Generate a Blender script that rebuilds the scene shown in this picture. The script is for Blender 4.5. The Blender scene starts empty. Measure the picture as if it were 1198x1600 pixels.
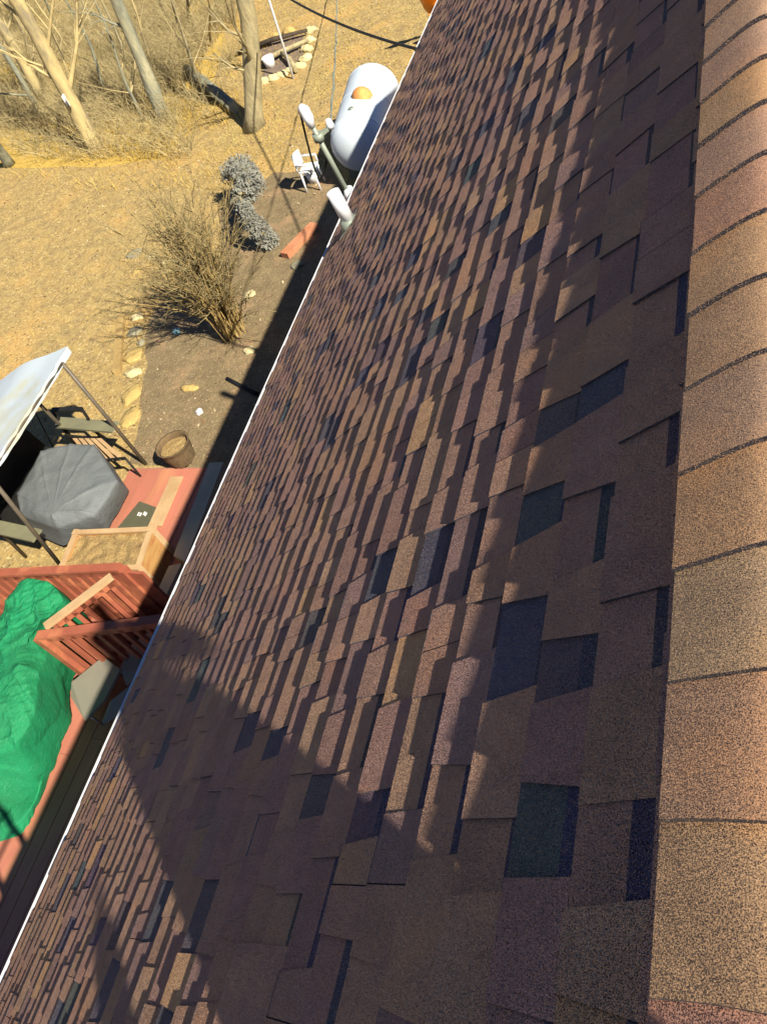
import bpy, bmesh, math, random
from mathutils import Vector, Matrix, noise
R = random.Random(7)
rad = math.radians
scene = bpy.context.scene
COL = scene.collection

# ------------------------------------------------------------------ camera
H = 6.4                                   # eye height above the lawn
FPX, CX, CY = 1261.0, 599.0, 800.0
yv = Vector((1165 - CX, -1080 - CY, FPX)).normalized()      # ridge direction seen by the camera
dv = Vector((1119 - CX, 1803 - CY, FPX)); dv = (dv - yv * dv.dot(yv)).normalized()
zv = -dv; xv = yv.cross(zv)
M = Matrix((xv, yv, zv))                  # camera (right, down, forward) -> world
CAMP = Vector((0, 0, H))
def ray(u, v): return M @ Vector((u - CX, v - CY, FPX))
def at(u, v, z=0.0):                      # world point of a pixel on the level z
    r = ray(u, v); return CAMP + r * ((z - H) / r.z)
cam = bpy.data.cameras.new("camera"); camo = bpy.data.objects.new("camera", cam); COL.objects.link(camo)
right, down, fwd = (M @ Vector(a) for a in ((1, 0, 0), (0, 1, 0), (0, 0, 1)))
camo.matrix_world = Matrix(((right.x, -down.x, -fwd.x, 0), (right.y, -down.y, -fwd.y, 0),
                            (right.z, -down.z, -fwd.z, H), (0, 0, 0, 1)))
cam.sensor_fit = 'VERTICAL'; cam.sensor_height = 36; cam.lens = 36 * FPX / 1600
cam.clip_start = 0.02; cam.clip_end = 2000
scene.camera = camo

# ------------------------------------------------------------------ light
LIGHT = Vector((-1, .50, -1.0)).normalized()                # direction the sunlight travels
sun = bpy.data.lights.new("sun", 'SUN'); suno = bpy.data.objects.new("sun", sun); COL.objects.link(suno)
sun.energy = 5.0; sun.angle = rad(0.8); sun.color = (1, .89, .73)
suno.rotation_mode = 'QUATERNION'; suno.rotation_quaternion = LIGHT.to_track_quat('-Z', 'Y')
suno.location = (5, -3, 12)
S = -LIGHT
w = bpy.data.worlds.new("World"); scene.world = w; w.use_nodes = True
nt = w.node_tree; nt.nodes.clear()
sky = nt.nodes.new('ShaderNodeTexSky'); sky.sky_type = 'NISHITA'; sky.sun_disc = False
sky.sun_elevation = math.asin(S.z); sky.sun_rotation = math.atan2(S.x, S.y)
sky.altitude = 2500; sky.air_density = 0.5; sky.dust_density = 0.0; sky.ozone_density = 5.0
bg = nt.nodes.new('ShaderNodeBackground'); bg.inputs[1].default_value = 0.075
ow = nt.nodes.new('ShaderNodeOutputWorld')
nt.links.new(sky.outputs[0], bg.inputs[0]); nt.links.new(bg.outputs[0], ow.inputs[0])
scene.view_settings.view_transform = 'Standard'; scene.view_settings.look = 'None'
scene.view_settings.exposure = 1.08; scene.view_settings.gamma = 1.0
scene.view_settings.use_curve_mapping = False

# ------------------------------------------------------------------ helpers
def tag(o, label=None, cat=None, group=None, kind=None):
    if label: o['label'] = label
    if cat: o['category'] = cat
    if group: o['group'] = group
    if kind: o['kind'] = kind
    return o
def thing(name, label, cat, loc=(0, 0, 0), group=None):
    o = bpy.data.objects.new(name, None); COL.objects.link(o); o.location = loc
    o.empty_display_size = .2
    return tag(o, label, cat, group)
class MB:
    """collects faces, builds one mesh (world coordinates)"""
    def __init__(s): s.v = []; s.f = []; s.c = []; s.sm = []
    def face(s, pts, col=None, smooth=False):
        n = len(s.v); s.v += [tuple(p) for p in pts]; s.f.append(tuple(range(n, n + len(pts))))
        s.c.append(col or (1, 1, 1)); s.sm.append(smooth)
    def box(s, c, size, rot=None, col=None):
        c = Vector(c); hx, hy, hz = (a / 2 for a in size)
        P = [Vector((x, y, z)) for x in (-hx, hx) for y in (-hy, hy) for z in (-hz, hz)]
        if rot is not None: P = [rot @ p for p in P]
        P = [c + p for p in P]
        for q in ((0, 1, 3, 2), (4, 6, 7, 5), (0, 4, 5, 1), (2, 3, 7, 6), (0, 2, 6, 4), (1, 5, 7, 3)):
            s.face([P[i] for i in q], col)
        return s
    def bar(s, a, b, wd, ht, up=(0, 0, 1), col=None):
        a = Vector(a); b = Vector(b); d = b - a; L = d.length; d.normalize()
        up = Vector(up); sd = d.cross(up)
        if sd.length < 1e-3: sd = d.cross(Vector((1, 0, 0)))
        sd.normalize(); u = sd.cross(d)
        rot = Matrix((sd, d, u)).transposed()
        return s.box((a + b) / 2, (wd, L, ht), rot, col)
    def tube(s, pts, rs, seg=8, col=None, cap=True, smooth=True):
        pts = [Vector(p) for p in pts]
        if not hasattr(rs, '__len__'): rs = [rs] * len(pts)
        rings = []; n0 = len(s.v); prev = None
        for i, p in enumerate(pts):
            d = (pts[min(i + 1, len(pts) - 1)] - pts[max(i - 1, 0)]).normalized()
            if prev is None:
                a = d.orthogonal().normalized()
            else:
                a = (prev - d * prev.dot(d)).normalized()
            prev = a; b = d.cross(a)
            for k in range(seg):
                t = 2 * math.pi * k / seg
                s.v.append(tuple(p + (a * math.cos(t) + b * math.sin(t)) * rs[i]))
        for i in range(len(pts) - 1):
            for k in range(seg):
                k2 = (k + 1) % seg
                s.f.append((n0 + i * seg + k, n0 + i * seg + k2, n0 + (i + 1) * seg + k2, n0 + (i + 1) * seg + k))
                s.c.append(col or (1, 1, 1)); s.sm.append(smooth)
        if cap:
            s.f.append(tuple(n0 + k for k in reversed(range(seg)))); s.c.append(col or (1, 1, 1)); s.sm.append(False)
            m = n0 + (len(pts) - 1) * seg
            s.f.append(tuple(m + k for k in range(seg))); s.c.append(col or (1, 1, 1)); s.sm.append(False)
        return s
    def grid(s, fn, nu, nv, col=None, smooth=True, wrap=False):
        n0 = len(s.v)
        for i in range(nu + 1):
            for j in range(nv + 1): s.v.append(tuple(fn(i / nu, j / nv)))
        for i in range(nu):
            for j in range(nv):
                a = n0 + i * (nv + 1) + j
                s.f.append((a, a + 1, a + nv + 2, a + nv + 1)); s.c.append(col or (1, 1, 1)); s.sm.append(smooth)
        return s
    def build(s, name, mat, parent=None, attr=False, solid=0, weld=False):
        me = bpy.data.meshes.new(name)
        org = Vector((0, 0, 0))
        if parent is not None:
            p = parent
            while p is not None: org += Vector(p.location); p = p.parent
            off = org
        else:
            n = max(1, len(s.v)); xs = [v[0] for v in s.v]; ys = [v[1] for v in s.v]; zs = [v[2] for v in s.v]
            off = Vector(((min(xs) + max(xs)) / 2, (min(ys) + max(ys)) / 2, min(zs)))
        me.from_pydata([(v[0] - off.x, v[1] - off.y, v[2] - off.z) for v in s.v], [], s.f)
        me.polygons.foreach_set('use_smooth', s.sm)
        if attr:
            ca = me.color_attributes.new('tint', 'FLOAT_COLOR', 'CORNER'); buf = []
            for f, c in zip(s.f, s.c): buf += [c[0], c[1], c[2], 1.0] * len(f)
            ca.data.foreach_set('color', buf)
        me.materials.append(mat); me.update()
        o = bpy.data.objects.new(name, me); COL.objects.link(o)
        if parent is None: o.location = off
        else: o.parent = parent
        if weld:
            bm = bmesh.new(); bm.from_mesh(me); bmesh.ops.remove_doubles(bm, verts=bm.verts, dist=1e-4)
            bmesh.ops.recalc_face_normals(bm, faces=bm.faces); bm.to_mesh(me); bm.free()
        if solid:
            m = o.modifiers.new('solid', 'SOLIDIFY'); m.thickness = solid; m.offset = -1
        return o
def nd(t, kind, **kw):
    n = t.nodes.new(kind)
    for k, v in kw.items(): setattr(n, k, v)
    return n
def mat(name, c1, c2=None, scale=8, rough=.8, bump=.0, bscale=None, detail=6, metal=0, attr=False, c3=None, s3=1.0,
        stretch=None, spec=.3, bdist=.01, speck=None, sheen=0):
    m = bpy.data.materials.new(name); m.use_nodes = True; t = m.node_tree; b = t.nodes['Principled BSDF']
    b.inputs['Roughness'].default_value = rough; b.inputs['Metallic'].default_value = metal
    b.inputs['Specular IOR Level'].default_value = spec
    g = nd(t, 'ShaderNodeNewGeometry'); src = g.outputs['Position']
    if stretch:
        mp = nd(t, 'ShaderNodeMapping'); mp.inputs['Scale'].default_value = stretch
        t.links.new(src, mp.inputs[0]); src = mp.outputs[0]
    def noi(sc, det=detail):
        n = nd(t, 'ShaderNodeTexNoise'); n.inputs['Scale'].default_value = sc; n.inputs['Detail'].default_value = det
        n.inputs['Roughness'].default_value = .62
        t.links.new(src, n.inputs['Vector']); return n
    def ramp(o, a, z):
        r = nd(t, 'ShaderNodeMapRange'); r.inputs[1].default_value = a; r.inputs[2].default_value = z
        t.links.new(o, r.inputs[0]); return r.outputs[0]
    def mix(f, a, c, mode='MIX'):
        x = nd(t, 'ShaderNodeMix', data_type='RGBA', blend_type=mode)
        if hasattr(f, 'links'): t.links.new(f, x.inputs[0])
        else: x.inputs[0].default_value = f
        for s_, val in ((6, a), (7, c)):
            if hasattr(val, 'links'): t.links.new(val, x.inputs[s_])
            else: x.inputs[s_].default_value = (*val[:3], 1)
        return x.outputs[2]
    c2 = c2 or tuple(v * .75 for v in c1)
    if not attr or 'leaf' in name or 'deck' in name:
        q = .84 if 'white' in name or 'canopy' in name else .73
        f = lambda c: None if c is None else tuple(v * q for v in c)
        c1, c2, c3 = f(c1), f(c2), f(c3)
        if speck: speck = (speck[0], speck[1], f(speck[2]), f(speck[3]))
    out = mix(ramp(noi(scale).outputs['Fac'], .36, .64), c1, c2)
    if c3: out = mix(ramp(noi(s3, 4).outputs['Fac'], .52, .66), out, c3)
    if attr:
        a = nd(t, 'ShaderNodeVertexColor', layer_name='tint'); out = mix(1.0, out, a.outputs[0], 'MULTIPLY')
    if speck:
        sc, amt, cd, cl = speck
        n = noi(sc, 2); out = mix(ramp(n.outputs['Fac'], .56, .70), out, mix(amt, out, cl))
        n2 = noi(sc * .83, 2); out = mix(ramp(n2.outputs['Fac'], .55, .72), out, mix(amt, out, cd))
    t.links.new(out, b.inputs['Base Color'])
    if bump:
        bp = nd(t, 'ShaderNodeBump'); bp.inputs['Strength'].default_value = bump; bp.inputs['Distance'].default_value = bdist
        t.links.new(noi(bscale or scale * 3).outputs['Fac'], bp.inputs['Height']); t.links.new(bp.outputs[0], b.inputs['Normal'])
    return m

# ------------------------------------------------------------------ materials
m_shingle = mat('asphalt_shingle', (1, 1, 1), (.82, .82, .84), 14, .95, 1.0, 420, attr=True, bdist=.006, detail=3,
                c3=(1.1, 1.0, .9), s3=5, speck=(620, .75, (.05, .05, .07), (.60, .38, .22)), spec=.15)
m_edge = mat('shingle_edge', (.03, .028, .03), rough=.95)
m_white = mat('white_metal', (.80, .80, .80), (.70, .72, .74), 5, .4, spec=.5)
m_lawn = mat('dry_lawn', (.64, .45, .10), (.52, .355, .08), 4.5, .95, .1, 22, c3=(.56, .40, .10), s3=.45, detail=9, bdist=.015,
             speck=(30, .32, (.40, .27, .10), (.84, .68, .32)))
m_mulch = mat('bark_mulch', (.29, .225, .12), (.20, .155, .085), 5, .95, .7, 30, detail=9, c3=(.40, .27, .15), s3=1.4, bdist=.03,
              speck=(40, .5, (.16, .11, .06), (.72, .55, .32)))
m_deck = mat('red_deck_paint', (.57, .215, .145), (.50, .185, .125), 3, .7, .3, 30, c3=(.66, .30, .16), s3=1.3, stretch=(1, .25, 1), attr=True)
m_rail = mat('red_railing_paint', (.42, .13, .075), (.35, .105, .06), 5, .6, .2, 30, c3=(.55, .2, .1), s3=3)
m_palewood = mat('weathered_pale_wood', (.62, .44, .24), (.50, .33, .17), 4, .8, .4, 40, stretch=(1, 1, 1))
m_wood = mat('yellow_board', (.60, .36, .13), (.50, .27, .09), 3, .8, .4, 30, stretch=(6, .6, 6), c3=(.5, .2, .08), s3=3)  # yellow brown wood, the same on every side of the planter
m_soil = mat('dry_garden_soil', (.50, .36, .15), (.36, .24, .10), 14, .95, 1, 40, bdist=.03, speck=(60, .5, (.2, .13, .06), (.7, .55, .28)))
m_tank = mat('white_tank_paint', (.66, .76, .84), (.60, .71, .80), 1.5, .45, spec=.4)
m_rust = mat('rust_orange_paint', (.75, .30, .10), (.70, .48, .14), 6, .7)
m_cover = mat('grey_cover_cloth', (.19, .215, .225), (.155, .18, .19), 2.2, .75, .35, 9, bdist=.05, speck=(60, .3, (.07, .08, .08), (.25, .28, .27)))
m_tarp = mat('green_tarp_weave', (.016, .28, .115), (.02, .22, .09), 2, .7, .8, 60, bdist=.012, detail=6, spec=.15, stretch=(1, .3, 1),
             speck=(60, .35, (.004, .12, .04), (.10, .40, .20)))
m_canopy = mat('pale_canopy_cloth', (.58, .68, .74), (.54, .64, .70), 2, .7, .2, 5, c3=(.55, .55, .36), s3=.9)
m_pole = mat('brown_grey_steel', (.16, .13, .09), (.11, .095, .07), 8, .5, spec=.4)
m_tray = mat('olive_grey_plastic', (.25, .25, .15), (.2, .2, .13), 4, .6)
m_dark = mat('black_rubber', (.012, .012, .012), (.02, .02, .018), 6, .6)
m_grey = mat('grey_composite', (.60, .60, .44), (.5, .5, .37), 3, .7, .15, 20, stretch=(1, .3, 1))
m_slab = mat('grey_vinyl', (.22, .22, .18), (.26, .25, .2), 2, .6, .1, 9)
m_mat = mat('olive_doormat', (.12, .12, .075), (.10, .10, .06), 30, .95, .5, 80)
m_basket = mat('brown_planter', (.20, .14, .07), (.13, .09, .05), 18, .9, .6, 50)
m_galv = mat('galvanised_steel', (.36, .42, .34), (.28, .33, .28), 8, .5, metal=.2)
m_pvc = mat('white_pvc', (.78, .82, .86), (.72, .76, .80), 3, .4, spec=.5)
m_bark = mat('tree_bark', (.52, .45, .25), (.32, .28, .16), 9, .9, .9, 25, detail=9, bdist=.03, stretch=(1, 1, .3), c3=(.48, .40, .20), s3=3)
m_barkpale = mat('pale_tree_bark', (.66, .55, .26), (.48, .38, .18), 6, .9, .6, 25, bdist=.02, stretch=(1, 1, .3), c3=(.3, .26, .16), s3=3)
m_barkgrey = mat('grey_tree_bark', (.33, .34, .24), (.2, .21, .16), 9, .9, .9, 25, detail=9, bdist=.03, stretch=(1, 1, .3), c3=(.46, .44, .28), s3=3)
m_twig = mat('dry_twig', (.66, .55, .28), (.40, .33, .16), 4, .9)
m_twigd = mat('dark_dry_twig', (.44, .36, .17), (.26, .21, .10), 4, .9)
m_stem = mat('straw_stem', (.52, .38, .15), (.36, .25, .09), 5, .85)
m_grass = mat('dead_grass', (.70, .50, .12), (.52, .36, .085), 2, .9, c3=(.62, .56, .18), s3=.7)
m_leaf = mat('dead_leaf', (.6, .6, .6), (.5, .5, .5), 6, .9, attr=True)
m_stone = mat('yellow_sandstone', (.62, .46, .16), (.48, .35, .13), 5, .9, .6, 14, bdist=.03)
m_stone2 = mat('pale_fieldstone', (.78, .70, .38), (.60, .52, .28), 5, .9, .6, 14, bdist=.03)
m_stone3 = mat('grey_fieldstone', (.34, .33, .22), (.27, .25, .17), 6, .9, .6, 14, bdist=.03)
m_cedar = mat('blue_cedar_needles', (.32, .33, .285), (.20, .21, .18), 6, .9)
m_orange = mat('orange_plastic', (.85, .30, .015), (.75, .24, .01), 3, .4, spec=.5)
m_siding = mat('dark_red_siding', (.42, .20, .16), (.36, .17, .14), 4, .8)
m_cord = mat('black_cable', (.015, .018, .014), rough=.6)
m_timber = mat('landscape_timber', (.50, .36, .14), (.38, .26, .10), 6, .9, .5, 20)
m_pink = mat('faded_red_plank', (.62, .28, .15), (.5, .2, .1), 5, .85)
m_skin = mat('skin', (.55, .32, .22), rough=.55)
m_jacket = mat('navy_jacket', (.03, .04, .08), rough=.85)
m_jeans = mat('blue_jeans', (.05, .08, .16), rough=.9)
m_boot = mat('brown_boot', (.09, .05, .03), rough=.7)
m_hair = mat('brown_hair', (.06, .035, .02), rough=.8)
m_phone = mat('black_glass', (.01, .01, .012), rough=.2)
m_alu = mat('aluminium', (.6, .6, .6), (.5, .5, .5), 5, .4, metal=.6)

def granules(m, k, sc):        # granules facing every way: scattered normals that do not fade with distance
    t = m.node_tree; b = t.nodes['Principled BSDF']; g = nd(t, 'ShaderNodeNewGeometry')
    n = nd(t, 'ShaderNodeTexNoise'); n.inputs['Scale'].default_value = sc; n.inputs['Detail'].default_value = 1
    t.links.new(g.outputs['Position'], n.inputs['Vector'])
    s1_ = nd(t, 'ShaderNodeVectorMath', operation='SUBTRACT'); s1_.inputs[1].default_value = (.5, .5, .5); t.links.new(n.outputs['Color'], s1_.inputs[0])
    s2_ = nd(t, 'ShaderNodeVectorMath', operation='SCALE'); s2_.inputs['Scale'].default_value = k; t.links.new(s1_.outputs[0], s2_.inputs[0])
    s3_ = nd(t, 'ShaderNodeVectorMath', operation='ADD'); t.links.new(g.outputs['Normal'], s3_.inputs[0]); t.links.new(s2_.outputs[0], s3_.inputs[1])
    s4_ = nd(t, 'ShaderNodeVectorMath', operation='NORMALIZE'); t.links.new(s3_.outputs[0], s4_.inputs[0])
    for l in list(b.inputs['Normal'].links): t.links.remove(l)
    t.links.new(s4_.outputs[0], b.inputs['Normal'])
m_cap = m_shingle.copy(); m_cap.name = 'ridge_cap_shingle'
granules(m_shingle, 7, 760); granules(m_cap, 1.7, 760)
# ------------------------------------------------------------------ ground
mb = MB()
def hill(x, y):
    d = max(0, math.hypot(x + 5, y - 5) - 45)
    return -.0006 * d * d / (1 + d * .01) * .0
N = 44
xs = [math.copysign((abs(i) / (N / 2)) ** 3 * 350, i) - 8 for i in range(-N // 2, N // 2 + 1)]
ys = [math.copysign((abs(i) / (N / 2)) ** 3 * 350, i) + 10 for i in range(-N // 2, N // 2 + 1)]
for i in range(N):
    for j in range(N):
        mb.face([(xs[i], ys[j], 0), (xs[i + 1], ys[j], 0), (xs[i + 1], ys[j + 1], 0), (xs[i], ys[j + 1], 0)])
g = mb.build('ground', m_lawn); tag(g, kind='structure')

def outline_sheet(name, pix, z, material, wob=.12, n=10, kind='structure'):
    P = [at(u, v, z) for u, v in pix]; Q = []
    for i, p in enumerate(P):
        q = P[(i + 1) % len(P)]
        for k in range(n):
            r = p.lerp(q, k / n)
            o = noise.noise_vector(Vector((r.x * 2.1, r.y * 2.1, 3.3))) * wob
            Q.append(Vector((r.x + o.x, r.y + o.y, z)))
    b = MB(); b.face(Q)
    o = b.build(name, material); tag(o, kind=kind); return o
outline_sheet('mulch_bed', [(345, 335), (430, 268), (520, 262), (640, 400), (520, 620), (470, 740), (330, 735), (205, 722), (222, 650),
                            (228, 560), (232, 500), (262, 470), (330, 455), (350, 400)], .016, m_mulch)
outline_sheet('leaf_litter_floor', [(-500, 262), (40, 262), (150, 262), (260, 245), (290, 215), (318, 170), (340, 110), (352, 50), (356, 0), (350, -60),
              (200, -160), (-700, -160)], .014, mat('woodland_litter', (.50, .37, .14), (.34, .25, .11), 5, .95, .4, 20, detail=9, bdist=.05,
              c3=(.56, .37, .13), s3=.8, speck=(22, .7, (.14, .10, .05), (.80, .66, .32))), .12)

# dry grass and litter: thousands of tiny blades
def scatter(name, n, region, hgt, cols, seed, label, cat, material=m_grass, zz=0, wd=.012, lean=.8):
    rr = random.Random(seed); b = MB(); k = 0
    while k < n:
        u = rr.uniform(region[0], region[2]); v = rr.uniform(region[1], region[3])
        if rr.random() > 1: continue
        p = at(u, v, zz); k += 1
        c = noise.noise(Vector((p.x * .8, p.y * .8, 1))) + .5 * noise.noise(Vector((p.x * 3, p.y * 3, 5)))
        if cat == 'grass':
            if in_bed(p): continue
            if c < -.25: continue
        a = rr.uniform(0, 6.283); h = hgt * rr.uniform(.4, 1.3); ln = rr.uniform(.2, lean) * h * 1.6
        d = Vector((math.cos(a), math.sin(a), 0)); s_ = Vector((-d.y, d.x, 0)) * wd * rr.uniform(.5, 1.2)
        t = p + d * ln + Vector((0, 0, h))
        b.face([p - s_, p + s_, t], cols[rr.randrange(len(cols))])
    o = b.build(name, material, attr=False); tag(o, label, cat, kind='stuff'); return o
def leaves():
    rr = random.Random(15); b = MB()
    for k in range(5000):
        u = rr.uniform(-40, 620); v = rr.uniform(-40, 900) if rr.random() < .6 else rr.uniform(-40, 330); p = at(u, v, .012)
        if noise.noise(Vector((p.x * .7, p.y * .7, 20))) < -.1 - .3 * rr.random(): continue
        if DX0 - .05 < p.x < DX1 and p.y < DY1 + .05: continue
        a = rr.uniform(0, 6.283); L = rr.uniform(.012, .034); d_ = Vector((math.cos(a), math.sin(a), rr.uniform(-.1, .5))) * L; s_ = Vector((-math.sin(a), math.cos(a), rr.uniform(-.4, .4))) * L * .5
        p.z += rr.uniform(0, .02); c = rr.choice(((.8, .55, .3), (.45, .27, .13), (1.1, .95, .6), (.6, .45, .2), (.3, .2, .12)))
        b.face([p - d_, p - s_, p + d_, p + s_], c)
    tag(b.build('dead_leaves', m_leaf, attr=True), 'brown and yellow dead leaves strewn over lawn and mulch', 'leaves', kind='stuff')
def inpoly(p, P):
    c = False; j = len(P) - 1
    for i in range(len(P)):
        if (P[i][1] > p.y) != (P[j][1] > p.y) and p.x < (P[j][0] - P[i][0]) * (p.y - P[i][1]) / (P[j][1] - P[i][1]) + P[i][0]: c = not c
        j = i
    return c
BED = [tuple(at(u, v)[:2]) for u, v in [(345, 335), (430, 268), (520, 262), (640, 400), (520, 620), (470, 740), (330, 735), (205, 722), (222, 650),
                            (228, 560), (232, 500), (262, 470), (330, 455), (350, 400)]]
DX0, DX1, DY0, DY1 = -6.95, -2.55, -4.0, 5.18       # the deck
leaves()
def in_bed(p): return inpoly(p, BED) or (DX0 - .05 < p.x < DX1 and p.y < DY1 + .05)
scatter('dead_grass', 26000, (-40, 230, 560, 900), .035, [(1, 1, 1)], 3, 'short straw coloured dead grass across the lawn', 'grass', wd=.007)
scatter('dead_grass', 15000, (350, -30, 700, 260), .045, [(1, 1, 1)], 4, 'short yellow dead grass around the fire pit and tank', 'grass', wd=.009)

scatter('dead_grass', 16000, (150, -40, 560, 300), .05, [(1, 1, 1)], 6, 'straw coloured tufts between the brush and the lone trunk', 'grass', wd=.006)
# ------------------------------------------------------------------ house
TAN = math.tan(rad(41)); CO, SI = math.cos(rad(41)), math.sin(rad(41))
X0, Z0 = -.054, H - .8817                    # where the first course leaves the ridge caps
XR = .058; ZR = Z0 + (XR - X0) * TAN         # apex of the sheathing
SE = 3.75; E_ = .115                          # slope length, course exposure
HY0, HY1 = -2.4, 10.6
house = thing('house', 'house with a steep brown shingled roof and white drip edge beside the deck', 'house', (XR, 4, 0))
DN = Vector((-CO, 0, -SI)); NM = Vector((-SI, 0, CO))
def rp(s, y, h, side=1):
    p = Vector((X0, y, Z0)) + DN * s + NM * h
    if side < 0: p.x = 2 * XR - p.x
    return p
PAL = [((.205, .112, .078), 9), ((.222, .122, .078), 8), ((.188, .100, .076), 7), ((.232, .132, .080), 4), ((.265, .145, .074), 1.5),
       ((.165, .094, .078), 4)]
PALW = [c for c, n in PAL for _ in range(int(n * 2))]
DARK = (.058, .074, .118)
def tint(rr, c=None):
    c = c or rr.choice(PALW); k = rr.uniform(.90, 1.10) * 2.35
    return (c[0] * k * .90, c[1] * k * 1.00, c[2] * k * 1.08)
def slope(side, seed):
    rr = random.Random(seed); b = MB(); nc = int(SE / E_) + 1
    def quad(s0, s1, ya0, yb0, ya1, yb1, h0, h1, col):
        P = [rp(s0, ya0, h0, side), rp(s0, yb0, h0, side), rp(s1, yb1, h1, side), rp(s1, ya1, h1, side)]
        if side > 0: P.reverse()
        b.face(P, col)
    for k in range(-1, nc):
        s0 = k * E_ + rr.uniform(-.001, .001); s1 = min(s0 + E_, SE)
        if s1 <= s0: continue
        y = HY0 + rr.uniform(-.3, 0); first = True
        sc = (s1 - s0) / E_
        while y < HY1:
            wt = rr.choice((.11, .13, .15, .18, .22)) * rr.uniform(.85, 1.1)
            wg = rr.choice((.08, .10, .13, .15, .19)) * rr.uniform(.85, 1.1)
            warp = noise.noise(Vector((y * 1.1, s0 * 2.0, 9))) * .0022
            tab = .0030 + rr.uniform(-.0012, .0016); st = .0128
            y1 = min(y + wt, HY1); y2 = min(y1 + wg, HY1); ya = max(y, HY0)
            if y2 <= HY0: y = y2; continue
            hb0 = warp * .3; hb1 = (st + warp) * sc
            bow = rr.uniform(0, .0012)
            ta = rr.uniform(.003, .016) * rr.choice((1, 1, 1, -.3)); tb = rr.uniform(.003, .016)
            c = tint(rr); joint = rr.random() < .28
            # raised tab (trapezoid), top, sides, butt
            a0, b0 = ya, y1; a1, b1 = ya + ta, y1 - tb
            t0, t1 = hb0 + tab, hb1 + tab + bow
            ym = .5 * (a0 + b0) if joint and b0 - a0 > .14 else None
            if ym:
                quad(s0 - .004, s1, a0, ym - .0012, a1, ym - .0012, t0, t1, c)
                quad(s0 - .004, s1, ym + .0012, b0, ym + .0012, b1, t0 - .0004, t1 - .0006, tint(rr))
                quad(s0 - .004, s1, ym - .0012, ym + .0012, ym - .0012, ym + .0012, t0 - .004, t1 - .004, DARK)
            else:
                quad(s0 - .004, s1, a0, b0, a1, b1, t0, t1, c)
            for (p0, p1, sg) in ((a0, a1, -1), (b0, b1, 1)):
                P = [rp(s0 - .004, p0, t0, side), rp(s1, p1, t1, side), rp(s1, p1, hb1, side), rp(s0 - .004, p0, hb0, side)]
                b.face(P, DARK)
            P = [rp(s1, a1, t1, side), rp(s1, b1, t1, side), rp(s1 + .001, b1, -.003, side), rp(s1 + .001, a1, -.003, side)]
            b.face(P, DARK)
            # the recess after it: dark shadow band printed along its head, then the base colour
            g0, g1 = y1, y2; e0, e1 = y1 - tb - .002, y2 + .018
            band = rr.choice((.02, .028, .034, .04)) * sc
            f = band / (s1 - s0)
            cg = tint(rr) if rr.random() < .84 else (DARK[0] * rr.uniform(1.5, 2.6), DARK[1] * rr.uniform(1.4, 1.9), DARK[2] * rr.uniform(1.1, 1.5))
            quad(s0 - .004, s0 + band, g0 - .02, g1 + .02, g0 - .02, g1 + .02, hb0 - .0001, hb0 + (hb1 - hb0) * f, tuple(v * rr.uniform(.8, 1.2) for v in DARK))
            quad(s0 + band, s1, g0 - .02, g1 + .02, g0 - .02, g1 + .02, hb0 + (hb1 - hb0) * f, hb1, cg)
            P = [rp(s1, g0 - .02, hb1, side), rp(s1, g1 + .02, hb1, side), rp(s1 + .001, g1 + .02, -.003, side), rp(s1 + .001, g0 - .02, -.003, side)]
            b.face(P, DARK)
            # base under the tab so no hole shows
            y = y2
        quad(s0 - .004, s1, HY0, HY1, HY0, HY1, -.0012, .0012, DARK)
    return b
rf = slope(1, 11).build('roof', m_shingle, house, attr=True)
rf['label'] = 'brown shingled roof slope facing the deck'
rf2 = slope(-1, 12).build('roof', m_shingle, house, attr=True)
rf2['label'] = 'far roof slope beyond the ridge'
# ridge caps
CE = .143; rr = random.Random(5)
def capz(x, lift):
    d = abs(x - XR); return ZR + .014 + lift - .76 * (math.sqrt(d * d + .034 ** 2) - .034)
capcol = [(.41, .25, .15), (.40, .245, .155), (.38, .25, .165), (.43, .265, .145), (.365, .24, .165), (.41, .245, .155)]
k = -17
while True:
    y0 = .089 + .006 + k * CE
    if y0 + CE > HY1: break
    b = MB(); NX = 14; hw = .113 + rr.uniform(-.0015, .0015); c = tuple(v * rr.uniform(.92, 1.06) for v in capcol[k % 6])
    y1 = y0 + CE + .03; sk = rr.uniform(-.003, .003); nY = 4
    def P(i, j, low=0):
        u = i / NX; x = XR + (2 * u - 1) * hw; t = j / nY
        return Vector((x, y0 + (y1 - y0) * t + sk * (2 * u - 1) + .0012 * math.sin(u * 9 + k), capz(x, (.0125 * (1 - t) + .0010 * t) - low + .0015 * math.sin(k * 2.3) * (1 - t) * abs(2 * u - 1))))
    b.grid(lambda u_, v_: P(v_ * NX, u_ * nY), nY, NX, c)
    edge = (.028, .03, .04)
    for i in range(NX): b.face([P(i, 0, .0115), P(i + 1, 0, .0115), P(i + 1, 0), P(i, 0)], edge)
    for j in range(nY):
        b.face([P(0, j), P(0, j + 1), P(0, j + 1, .013), P(0, j, .013)], edge)
        b.face([P(NX, j + 1), P(NX, j), P(NX, j, .007), P(NX, j + 1, .007)], edge)
    o = b.build('ridge_cap', m_cap, house, attr=True)
    k += 1
# ridge vent strip under the caps
b = MB()
for sg in (1, -1):
    xa = XR - sg * .100; za = Z0 + (XR - .100 - X0) * TAN
    b.face([(xa, HY0, za + .002), (xa, HY1, za + .002), (xa, HY1, za + .024), (xa, HY0, za + .024)])
    b.face([(xa, HY0, za + .024), (xa, HY1, za + .024), (XR, HY1, ZR + .0), (XR, HY0, ZR + .0)])
b.build('ridge_vent', m_dark, house)
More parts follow.
